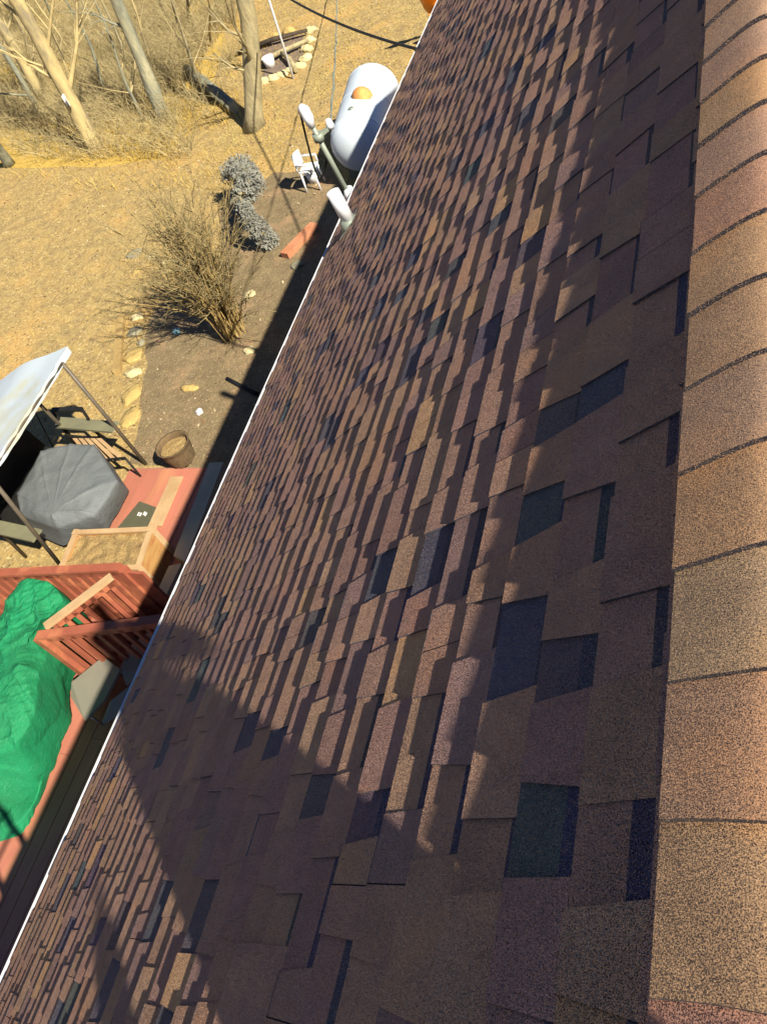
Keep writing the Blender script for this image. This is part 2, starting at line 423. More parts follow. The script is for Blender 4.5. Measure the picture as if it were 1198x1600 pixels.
# drip edge, fascia, soffit, walls
XE = X0 - SE * CO; ZE = Z0 - SE * SI
for sg in (1, -1):
    b = MB()
    f = (lambda x: x) if sg > 0 else (lambda x: 2 * XR - x)
    yy = HY0; jr = random.Random(31)
    while yy < HY1:
        y2_ = min(HY1, yy + 1.0); b.bar((f(XE - .012) + jr.uniform(-.0012, .0012), yy, ZE - .02 + jr.uniform(-.0012, .0012)), (f(XE - .012) + jr.uniform(-.0012, .0012), y2_, ZE - .02 + jr.uniform(-.0012, .0012)), .028, .045); yy = y2_
    b.build('drip_edge', m_white, house)
b = MB()
for sg in (1, -1):
    f = (lambda x: x) if sg > 0 else (lambda x: 2 * XR - x)
    b.box((f(XE + .02), (HY0 + HY1) / 2, ZE - .135), (.022, HY1 - HY0 - .02, .17))
    b.box((f(XE + .20), (HY0 + HY1) / 2, ZE - .212), (.34, HY1 - HY0 - .04, .012))
b.build('fascia', m_white, house)
WX = XE + .36
b = MB(); x2 = 2 * XR - WX
top = ZE - .2
for x in (WX, x2): b.box((x, (HY0 + HY1) / 2, top / 2 + .01), (.12, HY1 - HY0 - .3, top - .02))
for y in (HY0 + .2, HY1 - .2):
    for t_ in (-.05, .05):
        b.face([(WX, y + t_, 0), (x2, y + t_, 0), (x2, y + t_, ZE + .1), (XR, y + t_, ZR - .12), (WX, y + t_, ZE + .1)])
b.build('wall', m_siding, house)
for yy in (1.6, 7.4):
    b = MB()
    b.box((WX - .07, yy, 1.5), (.03, 1.1, 1.2)); wi = b.build('window', m_phone, house)
    b = MB()
    for dy in (-.58, .58): b.box((WX - .08, yy + dy, 1.5), (.05, .07, 1.34))
    for dz in (-.635, .635): b.box((WX - .082, yy, 1.5 + dz), (.046, 1.09, .07))
    b.build('frame', m_white, wi)

# vent pipe and service mast on the roof
def onroof(u, v):
    r = ray(u, v); n = NM; P0 = Vector((X0, 0, Z0)); return CAMP + r * ((P0 - CAMP).dot(n) / r.dot(n))
vb = onroof(547, 352)
t = thing('vent_pipe', 'short white pipe standing in a grey flange near the roof edge', 'vent pipe', vb)
b = MB(); b.tube([vb + Vector((0, 0, .05)), vb + Vector((-.03, .0, .275))], .048, 20)
o = b.build('pipe', m_pvc, t)
b = MB(); b.tube([vb + Vector((0, 0, -.03)), vb + Vector((0, 0, .02)), vb + Vector((0, 0, .06))], [.075, .065, .055], 18)
for dx in (-1,): b.box(vb + NM * .012, (.18, .18, .004), Matrix.Rotation(-rad(41), 3, 'Y'))
b.build('flange', m_galv, t)
mbp = onroof(547, 303)
def up_to(base, u, v):           # height of the point above base seen at a pixel
    r = ray(u, v).normalized(); d = base - CAMP
    h = (-(d.z) + (d.dot(r)) * r.z) / (1 - r.z * r.z)
    return h
hm = up_to(mbp, 483, 186) * .93
mast = thing('service_mast', 'thin grey electric service mast with a white weatherhead above the roof edge', 'service mast', mbp)
r_ = ray(484, 190).normalized(); h_ = mbp + Vector((0, 0, hm)); topm = CAMP + r_ * (h_ - CAMP).dot(r_)
b = MB(); b.tube([mbp - Vector((0, 0, .1)), topm], .021, 14); b.build('pole', m_galv, mast)
b = MB(); b.tube([mbp + Vector((0, 0, -.03)), mbp + Vector((0, 0, .06))], [.07, .035], 14); b.build('flange', m_pvc, mast)
b = MB(); b.tube([topm + Vector((0, 0, -.05)), topm + Vector((0, 0, .03)), topm + Vector((-.02, .02, .09)), topm + Vector((-.05, .03, .12))], [.026, .044, .044, .026], 14)
b.build('weatherhead', m_pvc, mast)
b = MB(); q = mbp.lerp(topm, .80); b.tube([q - Vector((0, 0, .03)), q + Vector((0, 0, .03))], .045, 14)
b.bar(q, q + Vector((.09, .06, .03)), .03, .03); b.build('clamp', m_galv, mast)
ins = q + Vector((.10, .07, .04))
b = MB(); b.tube([ins + Vector((0, 0, -.03)), ins + Vector((0, 0, .0)), ins + Vector((0, 0, .05))], [.02, .035, .022], 12); b.build('insulator', m_pvc, mast)
b = MB()
hd = topm + Vector((-.05, .03, .11)); lp = []
for i in range(15):
    t_ = i / 14; lp.append(hd.lerp(ins, t_) + Vector((-.16 * math.sin(math.pi * t_), -.02, -.50 * math.sin(math.pi * t_))))
b.tube(lp, .009, 8); b.build('drip_loop', m_cord, mast)
def sag(a, c, drop, n=24): return [a.lerp(c, i / n) - Vector((0, 0, 4 * drop * (i / n) * (1 - i / n))) for i in range(n + 1)]
far = CAMP + ray(524, -60).normalized() * 24
b = MB(); pts = sag(ins, Vector(far), .12, 60)
b.tube(pts, .0075, 6)
tw = [p + Vector((math.cos(i * 1.1), math.sin(i * 1.1), math.sin(i * 1.7))) * .013 for i, p in enumerate(pts)]
b.tube(tw, .006, 5)
tag(b.build('service_cable', m_galv), 'thin twisted pale cable rising from the service mast past the fire pit', 'cable')
ce = rp(SE - .02, 8.05, .01); cf = CAMP + ray(430, -16).normalized() * 15.5
b = MB(); b.tube(sag(ce, Vector(cf), .10, 30), .016, 8); tag(b.build('utility_cable', m_cord), 'thick black cable crossing the lawn behind the tank to the roof edge', 'cable')

# ------------------------------------------------------------------ deck
dk = thing('deck', 'low red painted board deck along the house', 'deck', (-4.7, 0, 0))
b = MB(); x = DX0; i = 0; rr = random.Random(21)
DZ = .10
while x < DX1 - .05:
    w_ = .135; k = rr.uniform(.9, 1.08); y = DY0
    while y < DY1:
        L = rr.uniform(2.4, 3.6); y2 = min(DY1, y + L)
        if DY1 - y2 < .4: y2 = DY1
        cc = (k, k * rr.uniform(.95, 1.05), k)
        b.box((x + w_ / 2, (y + y2) / 2, DZ - .015 + rr.uniform(-.001, .001)), (w_, y2 - y - .004, .03), None, cc); y = y2
    x += w_ + .008
b.build('deck_boards', m_deck, dk, attr=True)
b = MB()
b.box((DX0 + .02, (DY0 + DY1) / 2, .03), (.035, DY1 - DY0, .09)); b.box(((DX0 + DX1) / 2, DY1 + .018, .03), (DX1 - DX0 - .01, .03, .09))
b.box((-4.7, .5, .035), (4.3, 9.0, .06)); b.build('deck_frame', m_siding, dk)
# a worn yellow plank strip lying on the deck
b = MB()
p = at(277, 745, DZ + .02); q_ = at(243, 822, DZ + .02)
for k in range(3):
    o_ = Vector((.06 - .062 * k, 0, 0)); b.bar(p + o_, q_ + o_ - Vector((0, .06 * k, 0)), .056, .018)
tag(b.build('loose_planks', m_palewood), 'three sun bleached yellow planks lying side by side on the red deck', 'planks')
# grey boards along the eave shadow
def plank(name, corners, z, th, material, label, cat, group=None):
    P = [at(u, v, z) for u, v in corners]; b = MB()
    b.face(P); b.face([p - Vector((0, 0, th)) for p in reversed(P)])
    for i in range(len(P)):
        a, c = P[i], P[(i + 1) % len(P)]; b.face([a - Vector((0, 0, th)), c - Vector((0, 0, th)), c, a])
    o = b.build(name, material, weld=True); tag(o, label, cat, group); return o
plank('bench', [(327, 723), (349, 722), (289, 878), (271, 868)], DZ + .16, .14, m_grey, 'long low grey bench along the house side of the deck beside the basket', 'bench', 'grey benches by the house wall')
plank('bench', [(264, 884), (284, 880), (256, 938), (241, 934)], DZ + .16, .14, m_grey, 'short low grey bench by the house end of the red railing', 'bench', 'grey benches by the house wall')
# doormat
mt = thing('doormat', 'olive green doormat with white letters on the red deck', 'mat', at(213, 805, DZ))
P = [at(u, v, DZ + .018) for u, v in ((218, 783), (259, 798), (236, 832), (180, 829))]
b = MB(); b.face(P)
for i in range(4):
    a, c = P[i], P[(i + 1) % 4]; b.face([a - Vector((0, 0, .014)), c - Vector((0, 0, .014)), c, a])
b.build('mat_pad', m_mat, mt, weld=True)
b = MB(); c0 = at(222, 803, DZ + .022)
for dx in (-.05, -.015, .03, .06):
    b.box(c0 + Vector((dx, .01 * math.sin(dx * 60), 0)), (.022, .05, .003)); 
b.build('lettering', m_white, mt)

# ------------------------------------------------------------------ raised planter
PZ = .56
A, B_, C_, D_ = (at(u, v, PZ) for u, v in ((120, 833), (236, 828), (216, 888), (97, 888)))
pl = thing('raised_planter', 'wooden raised garden box filled with dry soil between table and railing', 'planter', ((A + C_) / 2).xy.to_3d())
b = MB()
for p, q_ in ((A, B_), (B_, C_), (C_, D_), (D_, A)):
    n_ = 4
    for i in range(n_):
        z = DZ + (PZ - DZ) * (i + .5) / n_
        b.bar(Vector((p.x, p.y, z)), Vector((q_.x, q_.y, z)), .03, (PZ - DZ) / n_ - .006)
b.build('side_boards', m_wood, pl)
b = MB()
for p, q_ in ((A, B_), (C_, D_), (D_, A), (B_, C_)):
    d_ = (q_ - p).normalized() * .036; b.bar(p + d_ + Vector((0, 0, .012)), q_ - d_ + Vector((0, 0, .012)), .06, .022)
b.build('top_rim', m_palewood, pl)
for p in (A, B_, C_, D_):
    b = MB(); b.box((p.x, p.y, (PZ + DZ) / 2 + .015), (.07, .07, PZ - DZ + .03)); b.build('corner_post', m_palewood, pl)
b = MB()
def sf(u, v):
    p = A.lerp(B_, u).lerp(D_.lerp(C_, u), v); return Vector((p.x, p.y, PZ - .04 + .035 * noise.noise(Vector((p.x * 9, p.y * 9, 0))) + .015 * noise.noise(Vector((p.x * 30, p.y * 30, 0)))))
b.grid(sf, 40, 24); b.build('soil', m_soil, pl)

# ------------------------------------------------------------------ basket
bc = (at(256, 722, DZ + .0) + at(300, 735, DZ)) / 2 + Vector((.03, .12, 0))
bk = thing('basket', 'round brown planter tub of dry soil on the deck corner', 'tub', bc)
b = MB(); pr = [(.16, 0), (.19, .12), (.215, .27), (.225, .28), (.2, .28), (.185, .2)]
b.grid(lambda u, v: bc + Vector((math.cos(u * 6.2832) * lr(pr, v)[0], math.sin(u * 6.2832) * lr(pr, v)[0], lr(pr, v)[1] + .005 * math.sin(u * 60))), 40, 10) if False else None
def lr(pr, v):
    t_ = v * (len(pr) - 1); i = min(int(t_), len(pr) - 2); f_ = t_ - i
    return (pr[i][0] + (pr[i + 1][0] - pr[i][0]) * f_, pr[i][1] + (pr[i + 1][1] - pr[i][1]) * f_)
b.grid(lambda u, v: bc + Vector((math.cos(u * 6.2832) * lr(pr, v)[0], math.sin(u * 6.2832) * lr(pr, v)[0], lr(pr, v)[1] + .004 * math.sin(u * 90))), 60, 10)
b.build('tub_wall', m_basket, bk, weld=True)
b = MB(); b.grid(lambda u, v: bc + Vector((math.cos(u * 6.2832) * .19 * v, math.sin(u * 6.2832) * .19 * v, .2 + .02 * noise.noise(Vector((math.cos(u * 6.2832) * v * 3, math.sin(u * 6.2832) * v * 3, 2))))), 24, 6)
b.build('soil', m_soil, bk)

# ------------------------------------------------------------------ patio table under a cover
def drape(name, apex, tops_, hems, material, parent, nu=120, nv=36, rnd=2.2, crease=.03, seed=0, hemwave=.02, fold=.03, fine=0.0, rounded=.6):
    n = len(tops_); T = [at(*p) for p in tops_]; G_ = [at(*p) for p in hems]; A_ = at(*apex)
    def ring(P, u):
        t_ = (u % 1.0) * n; i = int(t_) % n; f_ = t_ - int(t_); p0, p1, p2, p3 = P[(i - 1) % n], P[i], P[(i + 1) % n], P[(i + 2) % n]
        lin = p1.lerp(p2, f_); cr = .5 * ((2 * p1) + (p2 - p0) * f_ + (2 * p0 - 5 * p1 + 4 * p2 - p3) * f_ ** 2 + (3 * p1 - p0 - 3 * p2 + p3) * f_ ** 3)
        return lin.lerp(cr, rounded), min(f_, 1 - f_)
    def fn(u, v):
        t_, c_ = ring(T, u); g_, _ = ring(G_, u)
        if v < .62:
            k = v / .62; p = A_.lerp(t_, k); p.z = A_.z + (t_.z - A_.z) * k ** rnd
        else:
            k = (v - .62) / .38; p = t_.lerp(g_, k ** 1.25); p.z = t_.z + (g_.z - t_.z) * (k ** .9)
            p += (g_ - A_).normalized() * hemwave * math.sin(u * 75 + 3 * math.sin(u * 20)) * k * .6
        sh = min(1, v * 3)
        p.z += crease * max(0, 1 - c_ * 9) * sh * (1 - .6 * max(0, v - .62) / .38)
        q = Vector((p.x * 2.3 + seed, p.y * 2.3, p.z * 2))
        rid = 1 - abs(noise.noise(q * 1.3)) * 3
        p.z += fold * max(0, rid) * sh + fine * (1 - abs(noise.noise(Vector((p.x * 5 + p.y * 3.5, p.y * 1.2, seed)))) * 2.5) * sh * (1 if v < .95 else .2)
        p += noise.noise_vector(q) * fold * .8 * sh
        if fine > .02:
            ww = Vector((p.x * 9 - p.y * 6, p.y * 2.5 + p.x * 1.5, seed)); p.z += .012 * max(0, 1 - abs(noise.noise(ww)) * 4) * sh
            p.z += .009 * max(0, 1 - abs(noise.noise(ww * 2.3)) * 4) * sh
        p.z = max(p.z, DZ + .008 if p.x > DX0 else .01)
        return p
    b = MB(); b.grid(fn, nu, nv); return b.build(name, material, parent, weld=True)
TH = .72
cc = at(100, 790, .3); cc = Vector((cc.x, cc.y, 0))
tb = thing('covered_patio_table', 'round patio table under a creased slate grey cover at the deck edge', 'table', cc)
drape('cover', (82, 800, TH + .02), [(27, 772, .66), (66, 706, .68), (112, 692, .68), (148, 694, .66), (184, 752, .64), (148, 806, .62), (92, 826, .60), (36, 808, .60)],
      [(34, 784, .25), (70, 716, .3), (118, 700, .35), (158, 706, .3), (204, 768, .2), (168, 828, .2), (100, 853, .2), (36, 826, .2)], m_cover, tb, crease=.012, fold=.016, hemwave=.008, fine=.006, rounded=.15)
b = MB(); b.tube([cc + Vector((0, 0, .30)), cc + Vector((0, 0, .33))], .22, 24); b.build('tabletop', m_tray, tb)
for a in range(4):
    d_ = Vector((math.cos(a * 1.571 + .7), math.sin(a * 1.571 + .7), 0)) * .16
    b = MB(); b.tube([cc + d_, cc + d_ + Vector((0, 0, .3))], .02, 8); b.build('leg', m_pole, tb)

# small slatted chair behind the table
cs = [at(u, v, .45) for u, v in ((112, 684), (158, 684), (196, 716), (140, 722))]
ch = thing('slatted_chair', 'dark framed chair with pale slats tucked behind the covered table', 'chair', (sum((p.x for p in cs)) / 4, sum(p.y for p in cs) / 4, 0))
a, c, d_, e = cs
for i in range(5):
    t_ = (i + .5) / 5; b = MB(); b.bar(a.lerp(c, t_), e.lerp(d_, t_), .045, .015); b.build('slat', m_palewood, ch)
b = MB(); b.bar(a, c, .03, .03); b.bar(e, d_, .03, .03); b.bar(a + (a - e).normalized() * .02, a + Vector((-.05, .1, .42)), .03, .03); b.bar(c, c + Vector((-.05, .1, .42)), .03, .03)
b.bar(a + Vector((-.05, .1, .42)), c + Vector((-.05, .1, .42)), .06, .03); b.build('frame', m_dark, ch)
for p in cs:
    b = MB(); b.tube([(p.x, p.y, 0), (p.x, p.y, .44)], .014, 8); b.build('leg', m_dark, ch)

# ------------------------------------------------------------------ canopy swing
HS = 1.80
fa = at(228, 725, .02); fb = at(100, 890, .02)
fa = Vector((fa.x, fa.y, 0)); fb = Vector((fb.x, fb.y, 0))
ta = at(97, 567, HS - .05)
ax = (fb - fa); ax.z = 0
ya_, yb_ = ta.y, ta.y - 2.05
sw = thing('canopy_swing', 'garden swing with a pale sloping cloth canopy on brown steel legs', 'garden swing', ((fa.x + fb.x) / 2 - .6, (fa.y + fb.y) / 2, 0))
tops = []
for f0, yy in ((fa, ya_), (fb, fb.y + (ta.y - fa.y))):
    topf = Vector((ta.x, yy, HS - .05)); tops.append(topf)
    
    b = MB(); b.tube([f0 + Vector((0, 0, .0)), topf], .024, 10); b.build('leg', m_pole, sw)
    off = topf - Vector((ta.x, ya_, HS - .05))
    r1 = at(57, 626, 1.70) + off; r2 = at(97, 667, .62) + off
    b = MB(); b.tube([r1, r2, Vector((r2.x - .1, r2.y + .02, 0))], .022, 10); b.build('leg', m_pole, sw)
    m1 = f0.lerp(topf, .40); m2 = Vector((r2.x, r2.y, m1.z))
    b = MB(); b.bar(m1, m2, .17, .03); b.build('side_tray', m_tray, sw)
b = MB(); b.tube([tops[0], tops[1]], .022, 10); b.tube([tops[0] + Vector((-1.0, 0, -.42)), tops[1] + Vector((-1.0, 0, -.42))], .02, 8)
for t_ in tops: b.tube([t_, t_ + Vector((-1.0, 0, -.42))], .016, 8)
b.build('canopy_frame', m_pole, sw)
c1 = at(105, 541, HS + .02); x1 = c1.x; y1_ = c1.y
def can(u, v):     # u along ridge direction, v towards the back
    y = y1_ - u * 2.35; x = x1 - v * 1.45
    z = HS + .02 - .40 * v - .2 * max(0, v - .6) ** 1.4 - .03 * math.sin(math.pi * u) + .05 * noise.noise(Vector((x * 1.5, y * 1.5, 0))) * math.sin(math.pi * v)
    return Vector((x, y, z))
b = MB(); b.grid(can, 30, 20)
b.grid(lambda u, v: can(u, 0) + Vector((.005 * math.sin(u * 50), 0, -.09 * v)), 60, 2)
b.build('canopy', m_canopy, sw)
ms = (tops[0] + tops[1]) / 2
b = MB(); b.box((ms.x - 1.0, ms.y, .48), (.45, 1.3, .07)); b.build('seat', m_dark, sw)  # seat and backrest coloured black to stand in for the canopy's deep shade
b = MB(); b.box((ms.x - 1.25, ms.y, .76), (.07, 1.35, .5), Matrix.Rotation(-rad(12), 3, 'Y')); b.build('backrest', m_dark, sw)
for sg in (-.62, .62):
    b = MB(); b.tube([(ms.x - 1.0, ms.y + sg, .5), (ms.x - .6, ms.y + sg, HS - .2)], .009, 6); b.build('hanger', m_dark, sw)

# ------------------------------------------------------------------ railing
RZ = 1.0; TR = RZ + DZ
def rail(name, pa, pb, label, capmat=m_rail, nb=9, capw=.09, post_a=True, post_b=True, group='red railings round the stairs', wide=.045, ra=0, rb=0):
    pa = Vector((pa.x, pa.y, 0)); pb = Vector((pb.x, pb.y, 0)); d_ = (pb - pa).normalized()
    t = thing(name, label, 'railing', (pa + pb) / 2, group)
    b = MB(); b.bar(pa + Vector((0, 0, TR - .018)), pb + Vector((0, 0, TR - .018)), capw, .036); b.build('top_rail', capmat, t)
    for zz in (TR - .09, DZ + .14):
        b = MB(); b.bar(pa + d_ * .05 + Vector((0, 0, zz)), pb - d_ * .05 + Vector((0, 0, zz)), .036, .07); b.build('cross_rail', m_rail, t)
    for p, ok in ((pa, post_a), (pb, post_b)):
        if ok: b = MB(); b.box((p.x, p.y, (TR + DZ) / 2 - .02), (.09, .09, TR - DZ - .04)); b.build('post', m_rail, t)
    for i in range(nb):
        p = pa.lerp(pb, (i + .7) / (nb + .4)); b = MB(); b.bar(p + Vector((0, 0, DZ + .03)) , p + Vector((0, 0, TR - .04)), .036, wide, up=d_); b.build('baluster', m_rail, t)
    return t
corner = at(187, 888, TR); p1 = at(57, 992, TR)
lf = at(-230, 905, TR)
rail('deck_railing', lf, corner + Vector((-.02, .02, 0)), 'long red railing behind the green tarp at the deck edge', nb=26, group='red deck railings', wide=.085)
rail('deck_railing', p1, at(252, 966, TR), 'red railing running from the free post to the house', nb=10, group='red deck railings', wide=.045)
gd = (corner - p1).normalized()
rail('railing_gate', p1 + gd * .06 + Vector((-.0, .05, 0)), corner - gd * .10, 'slatted gate with a pale worn top board between the two red railings', capmat=m_palewood, nb=7, capw=.08, post_a=False, post_b=False, group=None)
# wide corner boards below the corner post
b = MB(); b.box((corner.x + .09, corner.y + .02, (TR + DZ) / 2 - .05), (.24, .03, TR - DZ - .08))
tag(b.build('corner_panel', m_rail), 'broad red board fixed beside the railing corner post by the planter', 'panel')

# ------------------------------------------------------------------ green tarp heap
gt = drape('green_tarp', (20, 1040, 1.06), [(38, 912, .98), (76, 911, .98), (104, 942, .90), (78, 985, .85), (74, 1060, .82), (62, 1115, .80), (30, 1170, .80), (-40, 1190, .8), (-110, 1120, .8), (-70, 1040, .85), (-10, 985, .9)],
           [(62, 950, .3), (100, 935, .4), (140, 968, .35), (148, 1008, .16), (117, 1060, .14), (113, 1140, .13), (70, 1236, .12), (-10, 1305, .12), (-90, 1240, .12), (-40, 1100, .12), (0, 1010, .12)], m_tarp, None, nu=300, nv=120, rnd=2.0, crease=.015, fold=.05, seed=3, hemwave=.03, fine=.035)
tag(gt, 'bright green tarp draped over bulky furniture on the deck', 'tarp')
# a lower lap of the same green tarp lying towards the roof edge
gl = drape('green_tarp', (22, 1235, .22), [(60, 1185, .30), (66, 1215, .26), (52, 1262, .22), (26, 1290, .2), (-20, 1300, .2), (-60, 1240, .3), (0, 1190, .34)],
           [(80, 1180, .12), (74, 1225, .12), (56, 1272, .12), (30, 1306, .12), (-26, 1316, .12), (-80, 1250, .12), (0, 1180, .2)], m_tarp, None, nu=120, nv=30, crease=.01, fold=.03, seed=8, hemwave=.012, fine=.01)
tag(gl, 'smaller crumpled green tarp lying flat below the big draped one', 'tarp')

# ------------------------------------------------------------------ grey folding lounger by the tarp
def lounge():
    t = thing('folding_lounger', 'folding lounger with grey vinyl panels on the deck beside the green tarp', 'lounger', at(170, 1110, DZ))
    def panel(name, pts):
        P = [at(u, v, z) for u, v, z in pts]; b = MB(); b.face(P)
        n_ = (P[1] - P[0]).cross(P[2] - P[0]).normalized(); n_ = -n_ if n_.z > 0 else n_
        Q = [p + n_ * .03 for p in P]; b.face(list(reversed(Q)))
        for i in range(len(P)): a, c = P[i], P[(i + 1) % len(P)]; b.face([a, Q[i], Q[(i + 1) % len(P)], c])
        return b.build(name, m_slab, t, weld=True)
    panel('backrest', [(161, 1026, .52), (188, 1046, .52), (163, 1094, .42), (133, 1126, .34), (111, 1088, .36), (112, 1066, .42)])
    panel('seat', [(205, 1008, .50), (262, 965, .50), (226, 1052, .45), (197, 1070, .45), (188, 1043, .50)])
    panel('foot_panel', [(172, 1096, .40), (205, 1070, .42), (232, 1050, .40), (205, 1100, .30), (160, 1128, .28)])
    for u, v in ((118, 1080), (140, 1118), (190, 1050), (215, 1060)):
        p = at(u, v, .33); b = MB(); b.tube([(p.x, p.y, DZ), (p.x, p.y, .34)], .012, 8); b.build('leg', m_alu, t)
lounge()

# ------------------------------------------------------------------ propane tank
ta_, tb_ = at(545, 248, .62), at(583, 112, .62)
ta_ = Vector((ta_.x, ta_.y, .62)); tb_ = Vector((tb_.x, tb_.y, .62)); ax = (tb_ - ta_).normalized()
ta_ += ax * .42 + Vector((.10, 0, 0)); tb_ += Vector((.10, 0, 0)) - ax * .72
tk = thing('propane_tank', 'big white horizontal propane tank with an orange valve cover on the lawn', 'tank', ((ta_ + tb_) / 2).xy.to_3d())
RT = .44
pts = []; rs = []
for i in range(9):
    a = i / 8 * math.pi / 2; pts.append(ta_ - ax * RT * .62 * math.cos(a)); rs.append(max(.01, RT * math.sin(a)))
for i in range(9):
    a = i / 8 * math.pi / 2; pts.append(tb_ + ax * RT * .62 * math.sin(a)); rs.append(max(.01, RT * math.cos(a)))
b = MB(); b.tube(pts, rs, 40); b.build('tank_shell', m_tank, tk)
vp = at(566, 147, 1.06); b = MB()
b.grid(lambda u, v: Vector((vp.x - .02 + math.cos(u * 6.2832) * .17 * math.sin(v * 1.57), vp.y + math.sin(u * 6.2832) * .14 * math.sin(v * 1.57), 1.0 + .17 * math.cos(v * 1.57))), 24, 10)
b.build('valve_cover', m_rust, tk)
b = MB(); pr_ = ta_.lerp(tb_, .12); b.tube([pr_ + Vector((0, 0, RT - .02)), pr_ + Vector((0, 0, RT + .02))], .04, 10); b.build('fitting', m_galv, tk)
for f_ in (.0, .5, 1.0):
    p = ta_.lerp(tb_, f_); b = MB(); b.tube([p - ax * .012, p + ax * .012], RT + .004, 40); b.build('weld_seam', m_tank, tk)
for f_ in (.12, .88):
    p = ta_.lerp(tb_, f_); b = MB()
    b.bar(p + ax.cross(Vector((0, 0, 1))) * .36 - Vector((0, 0, .45)), p - ax.cross(Vector((0, 0, 1))) * .36 - Vector((0, 0, .45)), .14, .34)
    b.build('leg', m_stone3, tk)

# ------------------------------------------------------------------ stones
def blob(name, c, size, material, seed, label, group, cat='stone', flat=.5):
    b = MB(); sz = Vector((size[0], size[1], size[2]))
    def f(u, v):
        a = u * 6.28318; t_ = v * math.pi; d_ = Vector((math.cos(a) * math.sin(t_), math.sin(a) * math.sin(t_), math.cos(t_)))
        k = 1 + .35 * noise.noise(d_ * 1.3 + Vector((seed, 0, 0))) + .26 * noise.noise(d_ * 3.0 + Vector((0, seed, 0)))
        return Vector((c.x + d_.x * sz.x * k, c.y + d_.y * sz.y * k, max(0.0, c.z + sz.z * .4 + d_.z * sz.z * k)))
    b.grid(f, 22, 12); o = b.build(name, material, weld=True); return tag(o, label, cat, group)
ST = [((212, 398), .20, .16, 2, 'grey green rounded stone at the shrub end of the bed border'), ((236, 404), .11, .1, 1, 'small yellow stone beside the grey green border stone'),
      ((258, 412), .10, .08, 1, 'pale pebble sized stone half hidden by shrub twigs'), ((214, 425), .10, .12, 0, 'small tan stone just below the grey green border stone'),
      ((215, 497), .16, .12, 1, 'pale yellow stone in the border level with the shrub base'), ((212, 520), .18, .15, 2, 'greyish stone pair in the middle of the border'),
      ((222, 537), .10, .09, 2, 'small grey stone on the mulch side of the border middle'), ((211, 556), .20, .24, 0, 'large amber stone above the brightest border stone'),
      ((210, 584), .22, .13, 1, 'brightest flat cream stone of the border'), ((207, 618), .18, .28, 0, 'long amber flagstone below the cream border stone'),
      ((204, 655), .18, .25, 0, 'long amber flagstone nearest the swing leg'), ((391, 462), .13, .13, 1, 'lone pale yellow stone right of the shrub stems'),
      ((391, 549), .14, .10, 1, 'lone cream stone by the eave shadow below the shrub'), ((298, 608), .20, .09, 0, 'flat amber stone chip in the middle of the mulch'),
      ((467, 415), .14, .14, 2, 'grey flat stone half in the eave shadow')]
for i, ((u, v), sx, sy, mm, lab) in enumerate(ST):
    p = at(u, v, 0); blob('border_stone', p, (sx * .75, sy * .75, .04), (m_stone, m_stone2, m_stone3)[mm], i * 3.7, lab, 'stones along the mulch bed')
b_ = at(276, 517, .05); blob('ball', Vector((b_.x, b_.y, .01)), (.055, .055, .055), mat('pale_blue_rubber', (.35, .65, .72), rough=.4), .0, 'small pale blue ball lying on the mulch', None, 'ball')
b_ = at(310, 642, .05); blob('pebble', Vector((b_.x, b_.y, .01)), (.05, .05, .045), m_white, 2.0, 'small white pebble on the mulch above the tub', None, 'stone')
# fire ring
FR = [(487, 50), (484, 66), (480, 80), (479, 94), (470, 106), (457, 113), (443, 119), (428, 125), (414, 130), (452, 52), (430, 60), (414, 72)]
ORD = ['first', 'second', 'third', 'fourth', 'fifth', 'sixth', 'seventh', 'eighth', 'ninth', 'tenth', 'eleventh', 'twelfth']
for i, (u, v) in enumerate(FR):
    p = at(u, v, 0); blob('fire_ring_stone', p, (.15, .10, .08), (m_stone2 if i < 9 else m_stone), 40 + i * 2.1, 'stone of the fire ring, %s going round from the cable side' % ORD[i], 'stones ringing the fire pit')
outline_sheet('ash_patch', [(405, 75), (440, 52), (478, 55), (475, 95), (450, 112), (410, 122)], .016, mat('ash', (.26, .2, .15), (.18, .14, .11), 6, .95, .9, 25), .2)
fp = at(445, 85); fl = []
for i, (du, dv_, L, an) in enumerate(((-15, -20, 1.7, .1), (-8, 2, 1.5, .5), (10, 10, 1.2, 2.2))):
    p = at(440 + du, 85 + dv_, .1); d_ = Vector((math.cos(an), math.sin(an), .03)) * L / 2
    b = MB(); b.tube([p - d_, p + Vector((.03, .02, .03)), p + d_], [.05, .055, .035], 8)
    tag(b.build('charred_log', mat('charred_wood', (.05, .04, .03), (.12, .09, .06), 8, .95) if i == 0 else m_bark),
        ('black charred log across the far side of the fire pit', 'bark covered branch in the middle of the fire pit', 'thin branch at the near side of the fire pit')[i], 'log')
wp = at(424, 105, .0); b = MB(); b.tube([wp, wp + Vector((0, 0, .22))], [.10, .13], 14); tag(b.build('bucket', m_white), 'small white bucket inside the fire ring next to the trunk', 'bucket')
# white post
p = at(459, 124); hh = up_to(p, 449, 0); q_ = CAMP + ray(449, 0) * ((p - CAMP).length / ray(449, 0).length) 
b = MB(); tp_ = Vector((p.x, p.y, 3.2)); b.tube([p, Vector((p.x - .02, p.y + .6, 3.2))], .022, 8)
tag(b.build('white_pole', m_pvc), 'slender white pole standing at the fire pit', 'pole')
